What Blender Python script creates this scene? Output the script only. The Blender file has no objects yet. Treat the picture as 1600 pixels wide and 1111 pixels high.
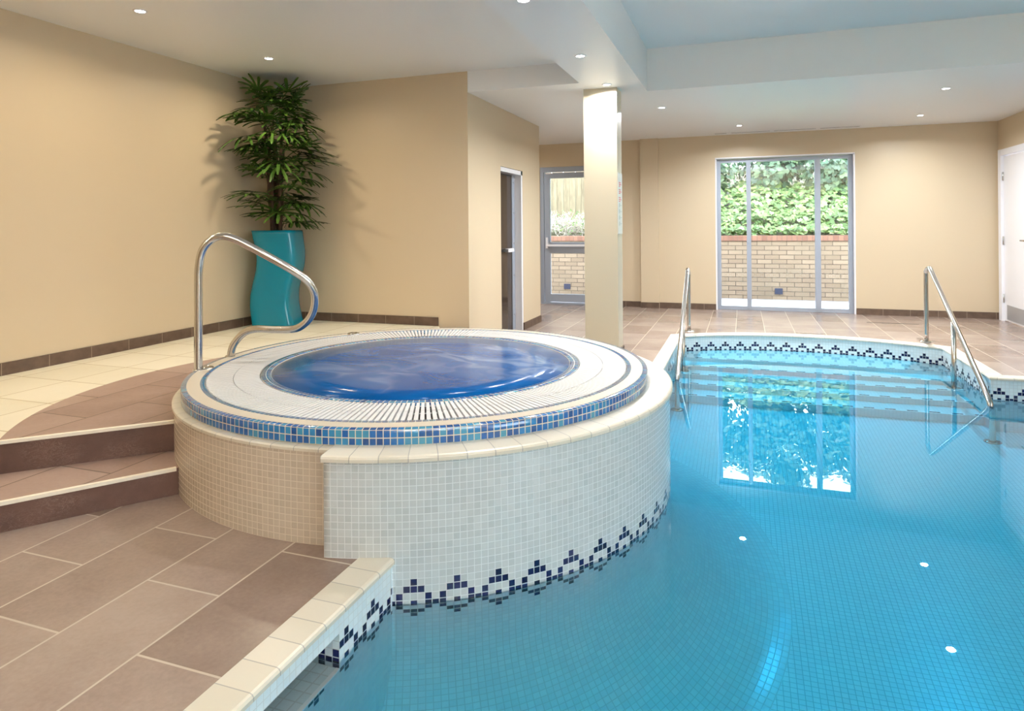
import bpy, bmesh, math, random
from math import sin, cos, pi, sqrt, atan2, radians
from mathutils import Vector, Matrix, noise
from mathutils.geometry import tessellate_polygon

S = bpy.context.scene
C = S.collection
random.seed(7)

# ------------------------------------------------------------------ camera
cam = bpy.data.cameras.new('camera')
cam.sensor_width = 36.0
cam.sensor_fit = 'HORIZONTAL'
cam.lens = 1022.0 / 1600.0 * 36.0
cam.shift_y = (353.0 - 555.5) / 1600.0
cam.clip_start = 0.05
cam.clip_end = 200
cam_o = bpy.data.objects.new('camera', cam)
C.objects.link(cam_o)
YAW, ROLL = math.atan(360 / 1022.0), 0.0086
fw = Vector((-sin(YAW), cos(YAW), 0)); rt = Vector((cos(YAW), sin(YAW), 0)); up = Vector((0, 0, 1))
cr = rt * cos(ROLL) - up * sin(ROLL)
cu = rt * sin(ROLL) + up * cos(ROLL)
cam_o.matrix_world = Matrix(((cr.x, cu.x, -fw.x, 0), (cr.y, cu.y, -fw.y, 0), (cr.z, cu.z, -fw.z, 1.18), (0, 0, 0, 1)))
S.camera = cam_o

# ------------------------------------------------------------------ sky, sun, exposure
world = bpy.data.worlds.new('sky'); S.world = world
world.use_nodes = True
wn = world.node_tree.nodes
wn['Background'].inputs['Color'].default_value = (0.80, 0.90, 1.0, 1)
wn['Background'].inputs['Strength'].default_value = 15.0
sun = bpy.data.lights.new('sun', 'SUN'); sun.energy = 9.0; sun.angle = radians(1.0); sun.color = (1, 0.95, 0.85)
sun_o = bpy.data.objects.new('sun', sun); C.objects.link(sun_o)
sun_o.rotation_euler = Vector((-0.5, -0.12, -0.85)).to_track_quat('-Z', 'Y').to_euler()
DOWNLIGHT_W = 20.0; UPLIGHT_W = 200.0; FAR_W = 76.0; WALL_W = 25.0; FILL_W = 4.0
vs = S.view_settings
vs.view_transform = 'Standard'; vs.look = 'None'; vs.exposure = 0.0; vs.gamma = 1.0; vs.use_curve_mapping = False
cy = S.cycles
cy.use_denoising = True
cy.max_bounces = 14; cy.diffuse_bounces = 7; cy.glossy_bounces = 6; cy.transmission_bounces = 10; cy.transparent_max_bounces = 16
cy.caustics_refractive = True; cy.caustics_reflective = False
cy.sample_clamp_indirect = 8.0

# ------------------------------------------------------------------ helpers
def tag(o, label=None, cat=None, group=None, kind=None):
    if label: o['label'] = label
    if cat: o['category'] = cat
    if group: o['group'] = group
    if kind: o['kind'] = kind
    return o

def empty(name, loc, label=None, cat=None, group=None, kind=None):
    o = bpy.data.objects.new(name, None); C.objects.link(o); o.location = loc
    o.empty_display_size = 0.1
    return tag(o, label, cat, group, kind)

class MB:
    """collects geometry in world coordinates, one mesh object per build"""
    def __init__(s): s.v = []; s.f = []; s.uv = []; s.m = []; s.sm = []
    def face(s, pts, uv=None, m=0, smooth=False):
        i = len(s.v); s.v += [tuple(p) for p in pts]; s.f.append(list(range(i, i + len(pts))))
        s.uv.append(uv if uv else [(0, 0)] * len(pts)); s.m.append(m); s.sm.append(smooth)
    def grid(s, rows, uvs=None, m=0, smooth=True, close=False):
        i = len(s.v); n = len(rows[0])
        for r in rows: s.v += [tuple(p) for p in r]
        for a in range(len(rows) - 1):
            for b in range(n if close else n - 1):
                c = (b + 1) % n
                q = [(a, b), (a, c), (a + 1, c), (a + 1, b)]
                s.f.append([i + x * n + y for x, y in q])
                if uvs:
                    u = [uvs[a][b], uvs[a][c], uvs[a + 1][c], uvs[a + 1][b]]
                else: u = [(0, 0)] * 4
                s.uv.append(u); s.m.append(m); s.sm.append(smooth)
    def box(s, x0, x1, y0, y1, z0, z1, m=0):
        p = [(x0, y0, z0), (x1, y0, z0), (x1, y1, z0), (x0, y1, z0), (x0, y0, z1), (x1, y0, z1), (x1, y1, z1), (x0, y1, z1)]
        for q in ((0, 3, 2, 1), (4, 5, 6, 7), (0, 1, 5, 4), (1, 2, 6, 5), (2, 3, 7, 6), (3, 0, 4, 7)):
            s.face([p[k] for k in q], m=m)
    def tube(s, pts, r, seg=14, caps=True, m=0):
        pts = [Vector(p) for p in pts]; rad = r if isinstance(r, (list, tuple)) else [r] * len(pts)
        t0 = (pts[1] - pts[0]).normalized()
        n = t0.orthogonal().normalized(); rows = []
        for k, p in enumerate(pts):
            t = ((pts[min(k + 1, len(pts) - 1)] - pts[max(k - 1, 0)])).normalized()
            n = (n - t * n.dot(t)).normalized(); b = t.cross(n)
            rows.append([p + (n * cos(2 * pi * j / seg) + b * sin(2 * pi * j / seg)) * rad[k] for j in range(seg)])
        s.grid(rows, close=True, m=m)
        if caps:
            s.face(list(reversed(rows[0])), m=m); s.face(rows[-1], m=m)
    def lathe(s, c, prof, seg=32, m=0, a0=0.0, a1=2 * pi):
        full = abs(a1 - a0 - 2 * pi) < 1e-6; n = seg if full else seg + 1
        rows = [[(c[0] + r * cos(a0 + (a1 - a0) * j / seg), c[1] + r * sin(a0 + (a1 - a0) * j / seg), c[2] + z) for j in range(n)] for r, z in prof]
        s.grid(rows, close=full, m=m)
    def build(s, name, mats, parent=None, label=None, cat=None, group=None, kind=None, bevel=0, weld=True, angle=35):
        me = bpy.data.meshes.new(name); me.from_pydata(s.v, [], s.f); me.update()
        ul = me.uv_layers.new(name='UVMap'); k = 0; d = ul.data
        flat = [c for f in s.uv for p in f for c in p]
        d.foreach_set('uv', flat)
        me.polygons.foreach_set('material_index', s.m); me.polygons.foreach_set('use_smooth', s.sm)
        for mt in (mats if isinstance(mats, (list, tuple)) else [mats]): me.materials.append(mt)
        if weld:
            bm = bmesh.new(); bm.from_mesh(me)
            bmesh.ops.remove_doubles(bm, verts=bm.verts, dist=1e-5); bm.to_mesh(me); bm.free()
        o = bpy.data.objects.new(name, me); C.objects.link(o)
        if bevel:
            b = o.modifiers.new('bevel', 'BEVEL'); b.width = bevel; b.segments = 2; b.limit_method = 'ANGLE'; b.angle_limit = radians(40)
        if parent:
            o.parent = parent
            loc = parent.location if not parent.parent else parent.parent.location + parent.location
            me.transform(Matrix.Translation(-Vector(world_loc(parent))))
        else:
            xs = [v.co for v in me.vertices]
            lo = Vector((min(p.x for p in xs), min(p.y for p in xs), min(p.z for p in xs))); hi = Vector((max(p.x for p in xs), max(p.y for p in xs), max(p.z for p in xs)))
            if kind != 'structure':
                base = Vector(((lo.x + hi.x) / 2, (lo.y + hi.y) / 2, lo.z))
                me.transform(Matrix.Translation(-base)); o.location = base
        return tag(o, label, cat, group, kind)

def world_loc(o):
    p = Vector((0, 0, 0))
    while o: p += o.location; o = o.parent
    return p

def spline(pts, n=6):
    P = [Vector(p) for p in pts]; out = []
    for i in range(len(P) - 1):
        a, b, c, d = P[max(i - 1, 0)], P[i], P[i + 1], P[min(i + 2, len(P) - 1)]
        for k in range(n):
            t = k / n
            out.append(0.5 * ((2 * b) + (c - a) * t + (2 * a - 5 * b + 4 * c - d) * t * t + (3 * b - a - 3 * c + d) * t ** 3))
    out.append(P[-1]); return out

def fillet(pts, rads, n=8):
    P = [Vector(p) for p in pts]; out = [P[0]]
    for i in range(1, len(P) - 1):
        a, b, c = P[i - 1], P[i], P[i + 1]; r = rads[i - 1]
        u = (a - b).normalized(); w = (c - b).normalized(); half = u.angle(w) / 2
        t = min(r / math.tan(half), (a - b).length * .95, (c - b).length * .95)
        p0, p1 = b + u * t, b + w * t
        for k in range(n + 1):
            s = k / n; out.append(p0 * (1 - s) ** 2 + b * 2 * s * (1 - s) * .0 + 2 * s * (1 - s) * (b * .85 + (p0 + p1) * .075) + p1 * s * s)
    out.append(P[-1]); return out

# ------------------------------------------------------------------ materials
class NT:
    def __init__(s, name):
        s.m = bpy.data.materials.new(name); s.m.use_nodes = True; s.t = s.m.node_tree; s.n = s.t.nodes; s.b = s.n['Principled BSDF']; s.out = s.n['Material Output']
    def add(s, typ, **k):
        x = s.n.new(typ)
        for a, v in k.items(): setattr(x, a, v)
        return x
    def put(s, node, i, v):
        if isinstance(v, bpy.types.NodeSocket): s.t.links.new(v, node.inputs[i])
        elif v is not None: node.inputs[i].default_value = v
    def math(s, op, a, b=None, c=None, clamp=False):
        x = s.add('ShaderNodeMath', operation=op, use_clamp=clamp); s.put(x, 0, a); s.put(x, 1, b); s.put(x, 2, c); return x.outputs[0]
    def vmath(s, op, a, b=None):
        x = s.add('ShaderNodeVectorMath', operation=op); s.put(x, 0, a); s.put(x, 1, b); return x.outputs[0]
    def mix(s, f, a, b, mode='MIX'):
        x = s.add('ShaderNodeMix', data_type='RGBA', blend_type=mode); s.put(x, 0, f); s.put(x, 6, a); s.put(x, 7, b); return x.outputs[2]
    def noise(s, vec, scale, detail=4, rough=.55, dist=0.0):
        x = s.add('ShaderNodeTexNoise'); s.put(x, 'Vector', vec); x.inputs['Scale'].default_value = scale; x.inputs['Detail'].default_value = detail; x.inputs['Roughness'].default_value = rough; x.inputs['Distortion'].default_value = dist
        return x.outputs['Fac']
    def ramp(s, f, stops, interp='LINEAR'):
        x = s.add('ShaderNodeValToRGB'); x.color_ramp.interpolation = interp; e = x.color_ramp.elements
        while len(e) < len(stops): e.new(0.5)
        for k, (p, c) in enumerate(stops):
            e[k].position = p; e[k].color = c if len(c) == 4 else (*c, 1)
        s.put(x, 0, f); return x.outputs[0]
    def coord(s, w='Object'): return s.add('ShaderNodeTexCoord').outputs[w]
    def geo(s): return s.add('ShaderNodeNewGeometry').outputs['Position']
    def mapping(s, v, loc=(0, 0, 0), rot=(0, 0, 0), sc=(1, 1, 1)):
        x = s.add('ShaderNodeMapping'); s.put(x, 0, v); x.inputs[1].default_value = loc; x.inputs[2].default_value = rot; x.inputs[3].default_value = sc; return x.outputs[0]
    def bump(s, h, strength=.3, dist=.002):
        x = s.add('ShaderNodeBump'); s.put(x, 'Height', h); x.inputs['Strength'].default_value = strength; x.inputs['Distance'].default_value = dist
        s.t.links.new(x.outputs[0], s.b.inputs['Normal']); return x.outputs[0]
    def set(s, **k):
        for a, v in k.items(): s.put(s.b, a.replace('_', ' '), v)
        return s.m

def c4(*a): return (*a, 1)
def srgb(r, g, b):
    f = lambda c: c / 12.92 if c <= .04045 else ((c + .055) / 1.055) ** 2.4
    return (f(r / 255), f(g / 255), f(b / 255), 1)

def plain(name, col, rough=.5, metal=0.0, bump=None, spec=.5):
    n = NT(name)
    if bump:
        n.bump(n.noise(n.geo(), bump[0], 4), bump[1], bump[2])
    return n.set(Base_Color=col, Roughness=rough, Metallic=metal, Specular_IOR_Level=spec)

def mosaic(name, stops, grout, rough=.18, gw=.05, wave=.35, coat=0.0):
    """small glazed tiles: one UV unit per tile"""
    n = NT(name); uv = n.coord('UV')
    fr = n.vmath('FRACTION', uv); fl = n.vmath('FLOOR', uv)
    sp = n.add('ShaderNodeSeparateXYZ'); n.put(sp, 0, fr)
    ax = n.math('MINIMUM', sp.outputs[0], n.math('SUBTRACT', 1.0, sp.outputs[0]))
    ay = n.math('MINIMUM', sp.outputs[1], n.math('SUBTRACT', 1.0, sp.outputs[1]))
    e = n.math('MINIMUM', ax, ay)
    mr = n.add('ShaderNodeMapRange', interpolation_type='SMOOTHSTEP'); n.put(mr, 0, e); mr.inputs[1].default_value = gw * .7; mr.inputs[2].default_value = gw * 1.5
    mask = mr.outputs[0]
    wnz = n.add('ShaderNodeTexWhiteNoise', noise_dimensions='2D'); n.put(wnz, 'Vector', fl)
    col = n.ramp(wnz.outputs[0], stops)
    cl = n.noise(n.geo(), 90, 3)
    col = n.mix(n.math('MULTIPLY', cl, .18), col, c4(*[min(1, c * 1.25) for c in stops[-1][1][:3]]))
    n.put(n.b, 'Base Color', n.mix(mask, grout, col))
    n.put(n.b, 'Roughness', n.math('MULTIPLY_ADD', mask, rough - .75, .75))
    # every tile set with a slight tilt of its own
    wv = n.math('MULTIPLY', wnz.outputs[0], sp.outputs[0])
    n.bump(n.math('ADD', mask, n.math('MULTIPLY', wv, wave)), .35, .0015)
    return n.set(Coat_Weight=coat)

def stone(name, cols, grout, bw, bh, off, gw=.004, rough=.24, swap=True, circle=None, origin=(0, 0)):
    """rectangular slabs in half bond, laid out in metres over the floor"""
    n = NT(name); pos = n.geo()
    sp = n.add('ShaderNodeSeparateXYZ'); n.put(sp, 0, pos)
    def lay(bw, bh, off, cols, grout, ox, oy):
        cb = n.add('ShaderNodeCombineXYZ')
        n.put(cb, 0, n.math('SUBTRACT', sp.outputs[1], oy)); n.put(cb, 1, n.math('SUBTRACT', sp.outputs[0], ox))
        b = n.add('ShaderNodeTexBrick'); b.offset = off; b.offset_frequency = 2; b.squash = 1.0
        n.put(b, 'Vector', cb.outputs[0])
        b.inputs['Color1'].default_value = c4(0, 0, 0); b.inputs['Color2'].default_value = c4(1, 1, 1); b.inputs['Mortar'].default_value = c4(.5, .5, .5)
        b.inputs['Scale'].default_value = 1.0; b.inputs['Mortar Size'].default_value = gw; b.inputs['Mortar Smooth'].default_value = .15; b.inputs['Bias'].default_value = 0
        b.inputs['Brick Width'].default_value = bw; b.inputs['Row Height'].default_value = bh
        var = n.math('MULTIPLY_ADD', b.outputs['Color'], .35, n.math('MULTIPLY_ADD', n.noise(pos, 2.3, 6, .62), .75, n.math('MULTIPLY', n.noise(pos, 60, 3), .25)))
        base = n.ramp(n.math('MULTIPLY', var, .8), cols)
        return n.mix(b.outputs['Fac'], base, grout), b.outputs['Fac']
    col, fac = lay(bw, bh, off, cols, grout, *origin)
    if circle:
        (cx, cyy, r), cols2, grout2 = circle
        col2, fac2 = lay(.4, .4, .0, cols2, grout2, .12, .05)
        d = n.math('SQRT', n.math('ADD', n.math('POWER', n.math('SUBTRACT', sp.outputs[0], cx), 2.0), n.math('POWER', n.math('SUBTRACT', sp.outputs[1], cyy), 2.0)))
        k = n.math('GREATER_THAN', d, r)
        col = n.mix(k, col, col2); mx = n.add('ShaderNodeMix'); n.put(mx, 0, k); n.put(mx, 2, fac); n.put(mx, 3, fac2); fac = mx.outputs[0]
    n.put(n.b, 'Base Color', col)
    n.bump(n.math('SUBTRACT', n.math('MULTIPLY', n.noise(pos, 45, 5), .35), fac), .25, .003)
    return n.set(Roughness=rough)

def paint(name, col, rough=.45):
    n = NT(name); n.bump(n.noise(n.geo(), 160, 3), .04, .001)
    return n.set(Base_Color=col, Roughness=rough)

M = {}
M['wall'] = paint('cream_paint', (.585, .475, .33, 1), .42)
M['ceil'] = paint('white_paint', (.82, .82, .82, 1), .38)
M['pillar'] = paint('pillar_paint', (.56, .50, .38, 1), .35)
M['deck'] = stone('taupe_stone', [(.25, (.17, .115, .09)), (.5, (.26, .19, .155)), (.75, (.36, .28, .235))], (.50, .42, .34, 1), .606, .303, .5, origin=(-1.2905, 1.3615))
M['raised'] = stone('raised_stone', [(.25, (.24, .155, .125)), (.5, (.33, .225, .185)), (.75, (.40, .29, .24))], (.15, .10, .075, 1), .606, .303, .5, origin=(-3.03, 2.32), rough=.6,
                    circle=((-1.913, 3.169, 1.686), [(.2, (.66, .61, .48)), (.5, (.72, .67, .54)), (.8, (.77, .72, .6))], (.45, .36, .22, 1)))
M['tread'] = stone('tread_stone', [(.25, (.24, .155, .125)), (.5, (.33, .225, .185)), (.75, (.40, .29, .24))], (.15, .10, .075, 1), .606, .303, .5, origin=(-2.6, 2.1), rough=.6)
def slate():
    n = NT('dark_slate'); p = n.geo()
    f = n.noise(p, 3.5, 6, .65); base = n.ramp(f, [(.3, (.058, .025, .018)), (.7, (.125, .062, .044))])
    sc = n.noise(n.mapping(p, sc=(14, 14, 30)), 1.0, 8, .75, 2.2)
    scr = n.ramp(sc, [(.485, (0, 0, 0)), (.5, (1, 1, 1)), (.515, (0, 0, 0))])
    big = n.ramp(n.noise(p, 6, 2), [(.45, (0, 0, 0)), (.65, (1, 1, 1))])
    msk = n.math('MULTIPLY', n.math('MULTIPLY', scr, big), .35)
    n.put(n.b, 'Base Color', n.mix(msk, base, (.45, .36, .28, 1)))
    n.bump(f, .2, .003)
    return n.set(Roughness=.6)
M['slate'] = slate()
def skirting():
    n = NT('brown_skirting_tile'); uv = n.coord('UV')
    fr = n.vmath('FRACTION', uv); sp = n.add('ShaderNodeSeparateXYZ'); n.put(sp, 0, fr)
    e = n.math('MINIMUM', sp.outputs[0], n.math('SUBTRACT', 1.0, sp.outputs[0]))
    k = n.math('LESS_THAN', e, .006)
    base = n.ramp(n.noise(n.geo(), 12, 5), [(.3, (.075, .045, .03)), (.7, (.135, .085, .058))])
    n.put(n.b, 'Base Color', n.mix(k, base, (.35, .27, .2, 1)))
    return n.set(Roughness=.5)
M['skirt'] = skirting()
M['tile_pool'] = mosaic('white_pool_mosaic', [(0, (.70, .79, .82)), (1, (.78, .86, .88))], (.62, .66, .66, 1), .14)
M['tile_pool_floor'] = mosaic('pool_floor_mosaic', [(0, (.76, .85, .88)), (1, (.82, .90, .92))], (.50, .58, .60, 1), .2)
M['tile_step'] = mosaic('white_step_mosaic', [(0, (.84, .89, .90)), (1, (.89, .93, .94))], (.70, .76, .78, 1), .2)
M['step_edge'] = plain('white_step_edge', (.92, .94, .94, 1), .3)
M['tile_navy'] = mosaic('navy_mosaic', [(0, (.003, .004, .03)), (1, (.008, .010, .07))], (.55, .58, .58, 1), .12)
M['tile_cream'] = mosaic('cream_mosaic', [(0, (.48, .405, .32)), (1, (.55, .47, .375))], (.64, .56, .45, 1), .2)
M['tile_white'] = mosaic('white_mosaic', [(0, (.44, .47, .475)), (1, (.52, .55, .55))], (.64, .67, .67, 1), .14)
M['tile_blue'] = mosaic('blue_glass_mosaic', [(0, (.004, .03, .16)), (.35, (.006, .075, .30)), (.7, (.01, .14, .36)), (1, (.05, .24, .36))], (.62, .55, .42, 1), .1, gw=.055, coat=.3)
def coping_mat():
    n = NT('cream_coping_tile'); uv = n.coord('UV')
    fr = n.vmath('FRACTION', uv); sp = n.add('ShaderNodeSeparateXYZ'); n.put(sp, 0, fr)
    e = n.math('MINIMUM', sp.outputs[0], n.math('SUBTRACT', 1.0, sp.outputs[0]))
    k = n.math('LESS_THAN', e, .018)
    rn = n.add('ShaderNodeTexWhiteNoise', noise_dimensions='2D'); n.put(rn, 'Vector', n.vmath('FLOOR', uv))
    base = n.ramp(rn.outputs[0], [(0, (.60, .555, .455)), (1, (.68, .63, .53))])
    n.put(n.b, 'Base Color', n.mix(k, base, (.38, .36, .32, 1)))
    n.bump(n.math('SUBTRACT', n.noise(n.mapping(n.geo(), sc=(20, 20, 20)), 4, 3), n.math('MULTIPLY', k, 1.0)), .15, .002)
    return n.set(Roughness=.35)
M['coping'] = coping_mat()
M['cream_ring'] = plain('cream_stone_ring', (.58, .515, .42, 1), .45, bump=(40, .1, .002))
M['grating'] = plain('white_plastic', (.68, .68, .69, 1), .4)
M['channel'] = plain('dark_channel', (.10, .09, .08, 1), .8)
M['steel'] = plain('polished_steel', (.62, .60, .57, 1), .16, 1.0, bump=(300, .02, .0005))
M['brushed'] = plain('brushed_steel', (.50, .50, .52, 1), .5, .6)
M['alu'] = plain('grey_aluminium', (.36, .40, .48, 1), .4, .3)
M['white_paintwork'] = plain('white_gloss', (.80, .79, .82, 1), .3)
M['nosing'] = plain('pale_nosing', (.82, .76, .64, 1), .55, bump=(60, .25, .002))
M['teal'] = plain('teal_lacquer', (.0, .19, .285, 1), .16, bump=(9, .03, .004))
M['soil'] = plain('dark_soil', (.03, .02, .012, 1), .9, bump=(80, .8, .01))
M['black'] = plain('black_plastic', (.02, .02, .022, 1), .5)
M['dark_glass'] = plain('smoked_glass_panel', (.045, .032, .026, 1), .08)
def fibre():
    n = NT('fibrous_stem'); p = n.mapping(n.geo(), sc=(1, 1, .12))
    f = n.noise(p, 90, 5, .7)
    n.put(n.b, 'Base Color', n.ramp(f, [(.3, (.02, .010, .005)), (.6, (.10, .05, .025)), (.8, (.2, .115, .06))]))
    n.bump(f, .8, .006); return n.set(Roughness=.8)
M['stem'] = fibre()
def leafmat(name, a, b, rough=.3, trans=.15):
    n = NT(name); g = n.add('ShaderNodeObjectInfo').outputs['Random']
    w = n.noise(n.geo(), 14, 3)
    n.put(n.b, 'Base Color', n.mix(n.math('MULTIPLY_ADD', w, .8, n.math('MULTIPLY', g, .2)), a, b))
    return n.set(Roughness=rough, Subsurface_Weight=0.0)
M['palm_leaf'] = leafmat('palm_leaf', (.014, .045, .008, 1), (.10, .19, .03, 1), .26)
def outleaf(name, stops):
    n = NT(name); uv = n.coord('UV'); wnz = n.add('ShaderNodeTexWhiteNoise', noise_dimensions='2D'); n.put(wnz, 'Vector', uv)
    col = n.ramp(wnz.outputs[0], stops); n.put(n.b, 'Base Color', col); n.b.inputs['Roughness'].default_value = .5
    tr = n.add('ShaderNodeBsdfTranslucent'); n.put(tr, 0, col)
    mx = n.add('ShaderNodeMixShader'); mx.inputs[0].default_value = .3
    n.t.links.new(n.b.outputs[0], mx.inputs[1]); n.t.links.new(tr.outputs[0], mx.inputs[2]); n.t.links.new(mx.outputs[0], n.out.inputs[0])
    return n.m
M['ivy'] = outleaf('ivy_leaf', [(0, (.03, .075, .015)), (.5, (.085, .16, .035)), (1, (.22, .29, .095))])
M['tree'] = outleaf('tree_leaf', [(0, (.008, .035, .02)), (.5, (.03, .085, .04)), (1, (.13, .19, .085))])
M['bark'] = plain('bark', (.10, .065, .04, 1), .9, bump=(30, .8, .02))
M['twig'] = plain('pale_twig', (.42, .38, .34, 1), .8)
M['earth'] = plain('earth', (.06, .055, .03, 1), .95, bump=(12, .8, .05))
M['paving'] = plain('pale_paving', (.21, .205, .225, 1), .85, bump=(50, .3, .01))
def bricks():
    n = NT('pale_brickwork'); p = n.geo(); sp = n.add('ShaderNodeSeparateXYZ'); n.put(sp, 0, p)
    cb = n.add('ShaderNodeCombineXYZ'); n.put(cb, 0, sp.outputs[0]); n.put(cb, 1, sp.outputs[2])
    b = n.add('ShaderNodeTexBrick'); b.offset = .5; n.put(b, 'Vector', cb.outputs[0])
    b.inputs['Color1'].default_value = (.22, .155, .11, 1); b.inputs['Color2'].default_value = (.29, .215, .155, 1); b.inputs['Mortar'].default_value = (.085, .06, .045, 1)
    b.inputs['Scale'].default_value = 1; b.inputs['Mortar Size'].default_value = .006; b.inputs['Brick Width'].default_value = .225; b.inputs['Row Height'].default_value = .0745
    st = n.ramp(n.noise(p, 2.2, 5, .6), [(.4, (0, 0, 0)), (.62, (1, 1, 1))])
    n.put(n.b, 'Base Color', n.mix(n.math('MULTIPLY', st, .45), b.outputs['Color'], (.19, .145, .10, 1), 'MIX'))
    n.bump(n.math('SUBTRACT', n.noise(p, 60, 4), b.outputs['Fac']), .4, .006)
    return n.set(Roughness=.9)
M['brick'] = bricks()
def cap_bricks():
    n = NT('red_cap_brick'); p = n.geo(); sp = n.add('ShaderNodeSeparateXYZ'); n.put(sp, 0, p)
    u = n.math('DIVIDE', sp.outputs[0], .0755); fr = n.math('FRACT', u)
    k = n.math('LESS_THAN', n.math('MINIMUM', fr, n.math('SUBTRACT', 1.0, fr)), .06)
    wnz = n.add('ShaderNodeTexWhiteNoise', noise_dimensions='1D'); n.put(wnz, 'W', n.math('FLOOR', u))
    n.put(n.b, 'Base Color', n.mix(k, n.ramp(wnz.outputs[0], [(0, (.19, .085, .06)), (1, (.26, .13, .09))]), (.14, .09, .07, 1)))
    return n.set(Roughness=.9)
M['cap'] = cap_bricks()
def planks():
    n = NT('mossy_boards'); p = n.geo(); sp = n.add('ShaderNodeSeparateXYZ'); n.put(sp, 0, p)
    w = n.noise(n.mapping(p, sc=(1, 1, .15)), 14, 5, .7)
    n.put(n.b, 'Base Color', n.ramp(w, [(.3, (.10, .075, .045)), (.7, (.22, .175, .11))])); return n.set(Roughness=.9)
M['boards'] = planks()
def glass():
    n = NT('window_glass'); t = n.add('ShaderNodeBsdfTransparent'); t.inputs[0].default_value = (.95, .98, .97, 1)
    g = n.add('ShaderNodeBsdfGlossy'); g.inputs['Roughness'].default_value = 0.0
    fr = n.add('ShaderNodeFresnel'); fr.inputs[0].default_value = 1.45
    mx = n.add('ShaderNodeMixShader'); n.t.links.new(fr.outputs[0], mx.inputs[0]); n.t.links.new(t.outputs[0], mx.inputs[1]); n.t.links.new(g.outputs[0], mx.inputs[2])
    n.t.links.new(mx.outputs[0], n.out.inputs[0]); return n.m
M['glass'] = glass()
def water():
    n = NT('pool_water')
    gl = n.add('ShaderNodeBsdfGlass'); gl.inputs['Roughness'].default_value = 0.0; gl.inputs['IOR'].default_value = 1.33
    n.t.links.new(gl.outputs[0], n.out.inputs[0])
    va = n.add('ShaderNodeVolumeAbsorption'); va.inputs['Color'].default_value = (.64, .938, .983, 1); va.inputs['Density'].default_value = 3.0
    n.t.links.new(va.outputs[0], n.out.inputs['Volume']); return n.m
M['water'] = water()
def tubwater():
    n = NT('swirling_spa_water'); p = n.geo()
    q = n.mapping(p, loc=(1.3, .7, 0), rot=(0, 0, .5), sc=(.8, 1.5, 1))
    w1 = n.add('ShaderNodeTexNoise'); n.put(w1, 'Vector', q); w1.inputs['Scale'].default_value = 1.3; w1.inputs['Detail'].default_value = 2
    warp = n.vmath('ADD', q, n.vmath('MULTIPLY', w1.outputs['Color'], (1.1, 1.1, 0)))
    s1 = n.noise(warp, 1.7, 3, .5, .4)
    line = n.ramp(s1, [(.44, (0, 0, 0)), (.495, (1, 1, 1)), (.52, (.3, .3, .3)), (.62, (0, 0, 0))])
    haze = n.ramp(n.noise(warp, 1.1, 3), [(.42, (0, 0, 0)), (.75, (1, 1, 1))])
    foam = n.math('MULTIPLY_ADD', n.math('MULTIPLY', line, haze), .45, n.math('MULTIPLY', haze, .13))
    n.put(n.b, 'Base Color', n.mix(foam, n.mix(n.noise(p, 1.6, 2), (.001, .045, .20, 1), (.002, .095, .31, 1)), (.50, .58, .68, 1)))
    n.bump(n.noise(warp, 9, 4), .12, .02)
    return n.set(Roughness=.14, IOR=1.33, Specular_IOR_Level=.3)
M['spa'] = tubwater()
def emit(name, col, st):
    n = NT(name); e = n.add('ShaderNodeEmission'); e.inputs[0].default_value = col; e.inputs[1].default_value = st
    n.t.links.new(e.outputs[0], n.out.inputs[0]); return n.m
M['lens'] = emit('lamp_lens', (1, .97, .92, 1), 40.0)

# ------------------------------------------------------------------ key dimensions
TC = (-1.68, 3.284)              # hot tub centre
WATER = -0.163; PFLOOR = -1.05
HZ, SZ, CZ = 2.59, 2.40, 2.785   # left ceiling, soffit, cove ceiling
RZ = 0.26                        # raised floor
BY = 9.43                        # back wall
NX0, NY0 = -1.185, 0.7           # pool left edge, near edge
RX, RY = 4.45, 5.88              # pool right edge, right inlet
A0 = radians(68.4)
def arc(c, r, a0, a1, n): return [(c[0] + r * cos(a0 + (a1 - a0) * k / n), c[1] + r * sin(a0 + (a1 - a0) * k / n)) for k in range(n + 1)]
ARC3 = None
def circ3(a, b, c):
    ax, ay = a; bx, by = b; cx_, cy_ = c
    d = 2 * (ax * (by - cy_) + bx * (cy_ - ay) + cx_ * (ay - by))
    ux = ((ax * ax + ay * ay) * (by - cy_) + (bx * bx + by * by) * (cy_ - ay) + (cx_ * cx_ + cy_ * cy_) * (ay - by)) / d
    uy = ((ax * ax + ay * ay) * (cx_ - bx) + (bx * bx + by * by) * (ax - cx_) + (cx_ * cx_ + cy_ * cy_) * (bx - ax)) / d
    return (ux, uy), math.hypot(ax - ux, ay - uy)
(bc, br) = circ3((1.767, 7.135), (.57, 7.475), (-.63, 7.125))
back_arc = arc(bc, br, atan2(7.135 - bc[1], 1.767 - bc[0]), atan2(7.125 - bc[1], -.63 - bc[0]), 24)
tub_arc = arc(TC, 1.33, A0, -A0, 48)
Y0, Y1 = TC[1] - 1.33 * sin(A0), TC[1] + 1.33 * sin(A0)
pool_poly = [(NX0, NY0), (RX, NY0), (RX, RY), (1.767, RY)] + back_arc + [(-.63, 5.36), (NX0, 5.36)] + tub_arc

# ------------------------------------------------------------------ floor (pool deck with the pool cut out)
outer = [(-5.3, -2.2), (4.8, -2.2), (4.8, 9.62), (-5.3, 9.62)]
loops = [[Vector((x, y, 0)) for x, y in outer], [Vector((x, y, 0)) for x, y in pool_poly]]
flat = [p for l in loops for p in l]
fb = MB()
for t in tessellate_polygon(loops):
    q = [flat[i] for i in t]
    if (q[1] - q[0]).cross(q[2] - q[0]).z < 0: q.reverse()
    fb.face(q)
fb.build('floor', M['deck'], kind='structure', label='taupe stone slab pool deck')

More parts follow.
